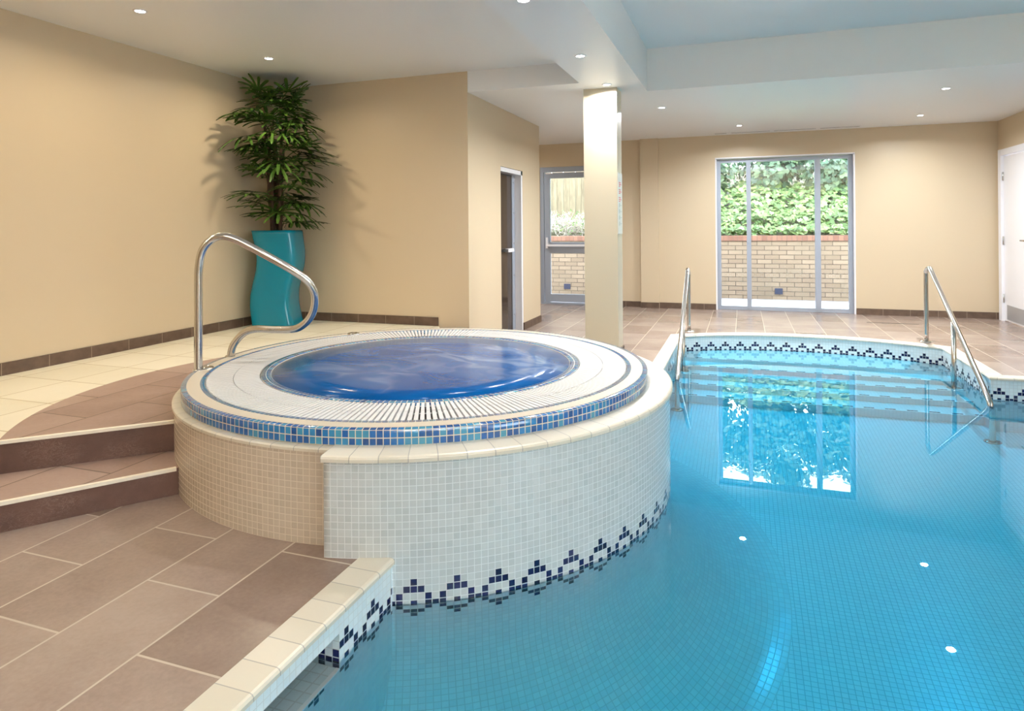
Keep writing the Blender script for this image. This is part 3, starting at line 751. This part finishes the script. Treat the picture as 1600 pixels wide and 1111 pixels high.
for k, (x, y, z, lab) in enumerate(((-2.735, 2.778, .426, 'round steel anchor cap on the hot tub rim beside the curved rail'), (-2.600, 3.985, .426, 'round steel anchor cap on the far rim of the hot tub'))):
    a = MB(); a.lathe((x, y, z), [(.0, .004), (.022, .004), (.024, .010), (.036, .008), (.040, .0)], 24); a.lathe((x, y, z), [(.001, .010), (.012, .012), (.016, .004)], 16)
    a.build('anchor_cap', M['steel'], label=lab, cat='anchor cap', group='anchor caps on the hot tub rim')

# ------------------------------------------------------------------ handrails
tr = empty('handrail', (-2.748, 2.738, .36), 'curved loop steel handrail standing on the hot tub rim', 'handrail')
rp = [(-2.748, 2.738, .40), (-2.748, 2.738, .5), (-2.746, 2.738, .66), (-2.745, 2.739, .85), (-2.742, 2.74, .965), (-2.724, 2.747, 1.062), (-2.686, 2.771, 1.118), (-2.635, 2.799, 1.138), (-2.580, 2.838, 1.118), (-2.502, 2.889, 1.066), (-2.391, 2.960, .987),
      (-2.330, 3.003, .938), (-2.284, 3.045, .888), (-2.263, 3.078, .828), (-2.269, 3.097, .758), (-2.299, 3.108, .687), (-2.35, 3.111, .634), (-2.418, 3.109, .602), (-2.542, 3.097, .595), (-2.66, 3.087, .595), (-2.734, 3.082, .577), (-2.790, 3.080, .537), (-2.838, 3.083, .478), (-2.855, 3.083, .40)]
f = MB(); f.tube(spline(rp, 5), .0212, 18); ro = f.build('rail', M['steel'], tr)
for p in (rp[0], rp[-1]):
    f = MB(); f.lathe((p[0], p[1], .425), [(.0212, .006), (.027, .005), (.029, .0)], 20); f.build('base_flange', M['steel'], ro)
def pool_rail(xd, xf, yd, yf, ym, apex, label):
    t = empty('handrail', (xd, yd, 0), label, 'handrail', 'handrails at the pool entry steps')
    fx = lambda y: xd + (xf - xd) * (yd - y) / (yd - yf)
    pts = [(xd, yd, .0), (xd, yd, apex - .10), (xd, yd - .015, apex - .045), (fx(yd - .06), yd - .06, apex - .008), (fx(yd - .12), yd - .12, apex), (fx(yd - .2), yd - .2, apex - .022)]
    ya, za = yd - .2, apex - .022; yb, zb = yf + .10, -.115
    for s in (.25, .5, .75): pts.append((fx(ya + (yb - ya) * s), ya + (yb - ya) * s, za + (zb - za) * s))
    pts += [(fx(yb), yb, zb), (xf, yf + .03, -.19), (xf, yf, -.28), (xf, yf, -.5), (xf, yf, -.8), (xf, yf, PFLOOR)]
    f = MB(); f.tube(spline(pts, 6), .0205, 16); ro = f.build('rail', M['steel'], t)
    s = (ya - ym) / (ya - yb); zm = za + (zb - za) * s
    f = MB(); f.tube([(fx(ym), ym, tz[2]), (fx(ym), ym, zm)], .0195, 16); po = f.build('post', M['steel'], t)
    for (x, y, z) in ((xd, yd, .0), (fx(ym), ym, tz[2]), (xf, yf, PFLOOR)):
        f = MB(); f.lathe((x, y, z), [(.0, .012), (.03, .012), (.052, .009), (.056, .0)], 24); f.build('base_flange', M['steel'], po if z == tz[2] else ro)
pool_rail(-.565, -.545, 7.46, 5.80, 6.57, .69, 'sloping steel handrail on the left of the pool steps, near the hot tub')
pool_rail(1.708, 1.700, 7.46, 5.63, 6.56, .735, 'sloping steel handrail on the right of the pool steps, near the white door')

# ------------------------------------------------------------------ downlights
lamp_data = bpy.data.lights.new('downlight_lamp', 'AREA'); lamp_data.shape = 'DISK'; lamp_data.size = .07; lamp_data.energy = DOWNLIGHT_W * .5; lamp_data.color = (1, .85, .60); lamp_data.spread = radians(160)
cool = bpy.data.lights.new('downlight_lamp', 'AREA'); cool.shape = 'DISK'; cool.size = .07; cool.energy = DOWNLIGHT_W * 1.05; cool.color = (1, .97, .93); cool.spread = radians(160)
far_lamp = cool.copy(); far_lamp.energy = FAR_W; far_lamp.color = (.92, .97, 1.0); wall_lamp = far_lamp.copy(); wall_lamp.energy = WALL_W; wall_lamp.cycles.is_caustics_light = True; fill_lamp = cool.copy(); fill_lamp.energy = FILL_W
far_lamp.cycles.is_caustics_light = fill_lamp.cycles.is_caustics_light = True
lamp_data.cycles.is_caustics_light = cool.cycles.is_caustics_light = True
def downlight(x, y, z, label, ld, group):
    t = empty('downlight', (x, y, z), label, 'downlight', group)
    f = MB(); f.lathe((x, y, z), [(.030, -.004), (.034, -.006), (.043, -.004), (.045, 0)], 28); f.build('trim_ring', M['white_paintwork'], t)
    f = MB(); f.lathe((x, y, z), [(.030, -.003), (.001, -.003)], 24); f.build('lens', M['lens'], t)
    l = bpy.data.objects.new('lamp', ld); C.objects.link(l); l.parent = t; l.location = (0, 0, -.012)
    return t
GL = 'recessed downlights in the white ceiling'
for x, y, z, lab, ld in (
    (-3.66, 3.192, HZ, 'bright recessed downlight in the left ceiling, nearest the viewer', lamp_data),
    (-3.70, 4.457, HZ, 'recessed downlight in the left ceiling just above the palm', lamp_data),
    (-1.105, 3.356, SZ, 'downlight in the boxed beam over the hot tub, cut by the top edge', cool),
    (-1.09, 4.605, SZ, 'downlight in the middle of the boxed beam, second from the pillar', cool),
    (-1.10, 5.629, SZ, 'downlight in the boxed beam tight against the pillar top', cool),
    (-.782, 6.949, SZ, 'downlight in the far ceiling just right of the pillar', far_lamp),
    (-.027, 8.578, SZ, 'small downlight in the far ceiling above the left of the back window', wall_lamp),
    (1.76, 6.94, SZ, 'rightmost downlight in the far ceiling, nearer the cove', far_lamp),
    (1.92, 8.568, SZ, 'downlight in the far ceiling above the wall right of the window', wall_lamp)):
    downlight(x, y, z, lab, ld, GL)
for k, (x, y, z) in enumerate(((-3.66, 1.92, HZ), (-3.66, .65, HZ), (-3.66, -.6, HZ), (-1.1, 2.1, SZ), (-1.1, .85, SZ), (3.7, 4.6, CZ), (3.7, 2.6, CZ), (-3.6, 8.6, SZ))):  # unseen downlights added to bring more light into the room
    downlight(x, y, z, ['downlight in the left ceiling out of view beside the viewer', 'downlight in the boxed beam out of view above the viewer', 'downlight in the cove ceiling over the right of the pool', 'downlight over the hidden end of the passage'][0 if k < 3 else 1 if k < 5 else 2 if k < 7 else 3], lamp_data if k < 3 else fill_lamp if k < 7 else wall_lamp, 'downlights outside the view')

# unseen wall uplighters added to brighten the cove ceiling and the pool
ul = bpy.data.lights.new('uplight_lamp', 'AREA'); ul.shape = 'RECTANGLE'; ul.size = .24; ul.size_y = .06; ul.energy = UPLIGHT_W; ul.color = (.93, .97, 1.0); ul.spread = radians(150)
for x, y, rz, lab in ((.4, -2.12, 0, 'white half bowl wall uplighter behind the viewer, nearest the beam'), (2.0, -2.12, 0, 'middle white half bowl wall uplighter behind the viewer'), (3.6, -2.12, 0, 'white half bowl wall uplighter behind the viewer, nearest the corner'),
                      (4.72, 2.6, pi / 2, 'white half bowl wall uplighter on the right wall by the pool')):
    t = empty('wall_light', (x, y, 2.0), lab, 'wall light', 'wall uplighters outside the view')
    f = MB(); f.lathe((x, y, 2.0), [(.02, -.12), (.07, -.10), (.11, -.05), (.125, .0), (.119, .0), (.10, -.05), (.06, -.09), (.001, -.10)], 24); f.build('bowl', M['white_paintwork'], t)
    f = MB(); f.box(x - .03, x + .03, y - .08, y + .0, 1.86, 1.92) if rz == 0 else f.box(x, x + .08, y - .03, y + .03, 1.86, 1.92); f.build('bracket', M['white_paintwork'], t)
    l = bpy.data.objects.new('lamp', ul); C.objects.link(l); l.parent = t; l.location = (0, 0, .005); l.rotation_euler = (pi, 0, rz)
# ceiling slot above the window, slot in the floor
f = MB(); f.box(-.36, 1.42, 9.20, 9.235, SZ - .004, SZ + .01); sv = f.build('linear_vent', M['white_paintwork'], label='long narrow air slot in the ceiling above the back window', cat='air vent')
f = MB()
for a, b in ((-.34, -.19), (-.13, .35), (.4, .9), (.95, 1.40)): f.box(a, b, 9.213, 9.222, SZ - .0055, SZ - .003)
f.build('slot', M['black'], sv, weld=False)
f = MB(); f.box(1.38, 1.92, 8.70, 8.712, -.01, .0025); f.build('floor_drain', M['black'], label='narrow dark drain slot in the deck before the back wall', cat='drain')

# safety notice on the pillar
sg = MB(); sg.box(-1.04, -1.034, 5.775, 5.972, 1.10, 1.645); sgo = sg.build('safety_sign', plain('notice_board', (.74, .76, .74, 1), .25), label='tall white notice with red lines on the pillar side', cat='sign')
red = plain('red_print', (.55, .08, .10, 1), .6); grey = plain('grey_print', (.30, .33, .33, 1), .6)
f = MB()
for zc in (1.555, 1.49, 1.42):
    for k, w in ((0, .10), (1, .13), (2, .08)): f.box(-1.0342, -1.0335, 5.80, 5.80 + w, zc - k * .016, zc - k * .016 + .008)
f.build('red_lettering', red, sgo, weld=False)
f = MB()
for zc in (1.34, 1.285, 1.23, 1.175):
    f.box(-1.0342, -1.0335, 5.81, 5.85, zc, zc + .035); f.box(-1.0342, -1.0335, 5.87, 5.94, zc + .012, zc + .02)
f.build('grey_symbols', grey, sgo, weld=False)

# ------------------------------------------------------------------ palm in its teal planter
PXc, PYc = -4.15, 5.10
palm = empty('potted_palm', (PXc, PYc, RZ), 'tall leafy lady palm in a wavy teal planter in the corner', 'plant')
ax = Vector((.943, .332, 0)); ay = Vector((-.332, .943, 0))
def sect(z, hw, sh):
    out = []; n = 32
    for j in range(n):
        t = 2 * pi * j / n; c, s = cos(t), sin(t); e = .32
        x = math.copysign(abs(c) ** e, c) * hw; y = math.copysign(abs(s) ** e, s) * hw
        p = Vector((PXc, PYc, z)) + ax * (x + sh) + ay * y; out.append(p)
    return out
H0 = .897
rows = []
for k in range(29):
    t = k / 28; z = RZ + H0 * t
    sh = .036 * sin(2 * pi * (t * 1.02 - .50)) * (0.55 + .45 * sin(pi * t)) + .004
    hw = .197 - .012 * sin(pi * t) 
    rows.append(sect(z, hw, sh))
shT = .036 * sin(2 * pi * (.52)) * .55 + .004
rows.append(sect(RZ + H0, .180, shT)); rows.append(sect(RZ + H0 - .03, .178, shT))
pb = MB(); pb.grid(rows, close=True); pb.face(list(reversed(rows[0]))); plo = pb.build('planter', M['teal'], palm, label='glossy teal planter')
so = MB(); so.face(sect(RZ + H0 - .028, .179, shT)); so.build('soil', M['soil'], plo)
rnd = random.Random(11)
stems = []
for k in range(8):
    a = k * 2.4; r = .03 + .035 * (k % 3) / 2
    b = Vector((PXc + r * cos(a), PYc + r * sin(a), RZ + H0 - .04)); hgt = [1.30, 1.14, .98, .80, 1.05, .62, .9, 1.2][k]
    tip = b + Vector((.05 * cos(a) + rnd.uniform(-.03, .03), .05 * sin(a) - .03, hgt))
    pts = [b.lerp(tip, s / 6) + Vector((.006 * sin(s * 2 + k), .006 * cos(s * 1.7 + k), 0)) for s in range(7)]
    f = MB(); f.tube(pts, [.017, .018, .0165, .015, .013, .011, .008], 9); f.build('stem', M['stem'], palm); stems.append((pts, hgt))
sk = MB()
for k in range(26):
    a = rnd.uniform(0, 2 * pi); z = RZ + H0 + rnd.uniform(-.03, .28); r = rnd.uniform(.045, .085)
    p = Vector((PXc + r * cos(a), PYc + r * sin(a), z)); q = p + Vector((.03 * cos(a), .03 * sin(a), rnd.uniform(-.04, .06)))
    sk.tube([p - Vector((.02 * cos(a), .02 * sin(a), .05)), p, q], [.004, .003, .001], 5)
sk.build('stem_fibre', M['stem'], palm, kind='stuff', weld=False)

def frond(org, az, elev, plen, llen, nl, droop, rr):
    d = Vector((cos(az) * cos(elev), sin(az) * cos(elev), sin(elev)))
    end = org + d * plen - Vector((0, 0, plen * plen * .35))
    mid = org.lerp(end, .5) + Vector((0, 0, plen * .06))
    pet = spline([org, mid, end], 4)
    t = (pet[-1] - pet[-3]).normalized()
    side = t.cross(Vector((0, 0, 1))).normalized(); nrm = side.cross(t).normalized()
    mb = MB(); mb.tube(pet, [.0042] * (len(pet) - 1) + [.0025], 5)
    for k in range(nl):
        f = (k / (nl - 1) - .5) if nl > 1 else 0
        ang = f * radians(205); L = llen * (1 - .28 * abs(f) * 2 * .6) * rr.uniform(.88, 1.08); w = rr.uniform(.0125, .0175)
        ld = (t * cos(ang) + side * sin(ang)); ld = (ld + nrm * .12).normalized()
        lat = ld.cross(nrm).normalized(); rows = []
        n = 6
        for s in range(n + 1):
            u = s / n; c = pet[-1] + ld * (L * u) - Vector((0, 0, 1)) * (droop * L * u * u) 
            ww = w * (.35 + 1.6 * u - 1.05 * u * u) if u < .93 else w * .5
            fold = nrm * (ww * .35)
            rows.append([c - lat * ww + fold, c, c + lat * ww + fold])
        mb.grid(rows)
    return mb
def ok(mb):
    for v in mb.v:
        if v[0] < -4.415 or v[1] > 5.465 or v[2] > 2.575: return False
    return True
cnt = 0; tries = 0; zones = []
# heights (above the planter top) and how far the crown reaches there
lv = [(.14, 7, .50), (.24, 8, .46), (.36, 7, .42), (.48, 7, .42), (.58, 8, .44), (.68, 9, .50), (.80, 8, .52), (.90, 8, .52), (1.00, 8, .50), (1.08, 7, .48), (1.16, 6, .40), (1.23, 5, .34), (1.30, 4, .26)]
for h, num, reach in lv:
    made = 0; tries = 0
    while made < num and tries < 400:
        tries += 1
        cand = [s for s in stems if s[1] > h - .12] or stems[:1]
        pts, hg = rnd.choice(cand); s = min(1.0, max(0, h / hg)); idx = min(5, int(s * 6)); org = pts[idx].lerp(pts[idx + 1], s * 6 - idx if s < 1 else 1.0)
        az = 2 * pi * (made + rnd.uniform(-.45, .45) + tries * .13) / num; 
        el = rnd.uniform(-.1, .65) + (.5 if h > 1.12 else 0)
        pl_ = reach * rnd.uniform(.38, .62); ll = min(.27, reach * rnd.uniform(.52, .66)) 
        if h > 1.25: ll = .21
        mb = frond(org + Vector((0, 0, rnd.uniform(-.05, .05))), az, el, pl_, ll * rnd.uniform(.85, 1.1), rnd.choice([7, 8, 9, 10]), rnd.uniform(.08, .5) if h < 1.2 else rnd.uniform(0, .2), rnd)
        if ok(mb):
            mb.build('frond', M['palm_leaf'], palm, weld=False); made += 1

# ------------------------------------------------------------------ the yard outside
g = MB(); g.face([(-9, 9.68, -.06), (9, 9.68, -.06), (9, 11.5, -.06), (-9, 11.5, -.06)]); g.build('floor_yard', M['paving'], kind='structure', label='pale paving outside the window')
bw = MB(); bw.box(-8, 8, 11.5, 11.72, -.08, .90); bwo = bw.build('brick_wall', M['brick'], label='low pale brick garden wall with red brick capping outside', cat='wall')
f = MB(); f.box(-8, 8, 11.485, 11.735, .90, .985); f.build('brick_capping', M['cap'], bwo, label='red brick capping')
for x in (.55, -3.0):
    f = MB(); f.box(x - .06, x + .06, 11.49, 11.52, .03, .125); vo = f.build('air_brick', plain('vent_blue_black', (.02, .025, .06, 1), .6) if 'vent_blue_black' not in bpy.data.materials else bpy.data.materials['vent_blue_black'], bwo, label='dark air vent')
gb_ = MB()
gx = [-9 + k * .5 for k in range(37)]; gy = [11.72, 12.2, 13, 14, 15.5, 17.5]
gz = [.86, 1.0, 1.35, 1.75, 2.2, 2.6]
gb_.grid([[(x, y, z + .1 * noise.noise(Vector((x, y, 3)))) for x in gx] for y, z in zip(gy, gz)])
gb_.build('floor_bank', M['earth'], kind='structure', label='dark earth bank behind the brick wall')
LEAF = [(0, 0), (.35, .22), (.22, .55), (.5, .8), (0, 1), (-.5, .8), (-.22, .55), (-.35, .22)]
OVAL = [(0, 0), (.25, .3), (.22, .7), (0, 1), (-.22, .7), (-.25, .3)]
def leaf(mb, p, size, nrm, shape, rr):
    n = nrm.normalized(); u = n.orthogonal().normalized(); u = (Matrix.Rotation(rr.uniform(0, 2 * pi), 3, n) @ u); v = n.cross(u)
    key = (rr.random() * 50, rr.random() * 50)
    mb.face([p + u * (x * size) + v * (y * size) for x, y in shape], [key] * len(shape))
rr = random.Random(3)
iv = MB()
for k in range(5200):
    x = rr.uniform(-1.9, 3.0); t = rr.random() ** 1.3; y = 11.80 + t * 1.5; z = 1.03 + (y - 11.8) * .55 + rr.uniform(0, .16) + .05 * sin(x * 5)
    if t < .10: y = 11.60 + rr.uniform(0, .2); z = 1.04 + rr.uniform(0, .07)
    leaf(iv, Vector((x, y, z)), rr.uniform(.06, .12), Vector((rr.uniform(-.6, .6), rr.uniform(-1.1, -.1), rr.uniform(.3, 1.2))), LEAF, rr)
iv.build('ivy', M['ivy'], label='pale green ivy spilling over the brick wall outside the window', cat='ivy', kind='stuff', weld=False)
def tree(cx_, cy_, z0, blobs, n, label, seed, nm='tree'):
    r_ = random.Random(seed); t = empty(nm, (cx_, cy_, z0), label, 'tree', 'trees on the bank outside the window')
    f = MB(); top = max(b[2] for b in blobs)
    f.tube([(cx_, cy_, z0 - .2), (cx_ + .05, cy_, z0 + .8), (cx_ - .04, cy_, top)], [.07, .055, .02], 9)
    for b in blobs: f.tube([(cx_, cy_, z0 + .5), ((cx_ + b[0]) / 2, (cy_ + b[1]) / 2, (b[2] + z0 + .5) / 2 + .1), (b[0], b[1], b[2])], [.03, .02, .006], 6)
    f.build('trunk', M['bark'], t, weld=False)
    mb = MB(); tot = sum(b[3] ** 2 for b in blobs)
    for b in blobs:
        for k in range(int(n * b[3] ** 2 / tot)):
            d = Vector((r_.gauss(0, 1), r_.gauss(0, 1), r_.gauss(0, 1))).normalized(); q = r_.random() ** .45
            p = Vector(b[:3]) + d * b[3] * q
            leaf(mb, p, r_.uniform(.08, .15), d + Vector((r_.uniform(-.6, .6), r_.uniform(-1, .2), r_.uniform(.1, .9))), OVAL if seed % 2 else LEAF, r_)
    mb.build('crown', M['tree'], t, weld=False)
tree(-.5, 13.4, 1.4, [(-.5, 13.3, 2.3, .55), (-.9, 13.4, 2.0, .5), (-.3, 13.6, 2.9, .5), (-.9, 13.6, 3.1, .5)], 2600, 'bushy tree seen through the left pane of the window', 5)
tree(.55, 13.8, 1.6, [(.5, 13.5, 2.2, .6), (.9, 13.7, 2.6, .55), (.2, 13.9, 3.0, .55), (.8, 14, 3.5, .45)], 3000, 'dense tree seen through the middle pane of the window', 8)
tree(1.7, 13.3, 1.4, [(1.6, 13.2, 2.1, .55), (2.0, 13.4, 2.5, .5), (1.4, 13.5, 2.9, .4), (2.1, 13.5, 3.1, .4)], 2400, 'leafy tree seen through the right pane of the window', 6)
tree(2.9, 14.3, 1.8, [(2.7, 14.2, 2.6, .7), (3.2, 14.3, 3.2, .6), (2.4, 14.6, 3.5, .5)], 2000, 'tree furthest right behind the brick wall', 9)
tree(-1.6, 14.3, 1.8, [(-1.5, 14.2, 2.6, .6), (-1.8, 14.3, 3.2, .5)], 1600, 'tree left of the window behind the bank', 10)
# shrub and board fence seen through the yard door
sh_ = MB(); r2 = random.Random(5)
for k in range(520):
    p = Vector((r2.uniform(-3.7, -2.2), r2.uniform(11.98, 12.35), r2.uniform(.95, 1.25))); pts = [p]
    d = Vector((r2.uniform(-1, 1), r2.uniform(-.5, .3), r2.uniform(.1, 1.1))).normalized()
    for s in range(4):
        d = (d + Vector((r2.uniform(-.6, .6), r2.uniform(-.4, .4), r2.uniform(-.5, .35)))).normalized(); pts.append(pts[-1] + d * r2.uniform(.05, .09))
    sh_.tube(pts, [.006, .005, .004, .003, .002], 4, caps=False)
shr = sh_.build('shrub', M['twig'], label='bare pale twiggy shrub behind the glazed yard door', cat='shrub', weld=False)
lf = MB()
for k in range(260):
    leaf(lf, Vector((r2.uniform(-3.7, -2.4), r2.uniform(11.85, 12.3), r2.uniform(1.02, 1.45))), r2.uniform(.03, .06), Vector((r2.uniform(-1, 1), -1, r2.uniform(0, 1))), OVAL, r2)
lf.build('leaves', M['ivy'], shr, weld=False)
fe = empty('board_fence', (-3.2, 12.9, 1.0), 'weathered mossy board fence behind the shrub outside the door', 'fence')
for k in range(22):
    f = MB(); x = -4.8 + k * .125; f.box(x, x + .118, 12.9 + (k % 2) * .012, 12.92 + (k % 2) * .012, .9, 3.2 + .02 * (k % 3)); f.build('board', M['boards'], fe)
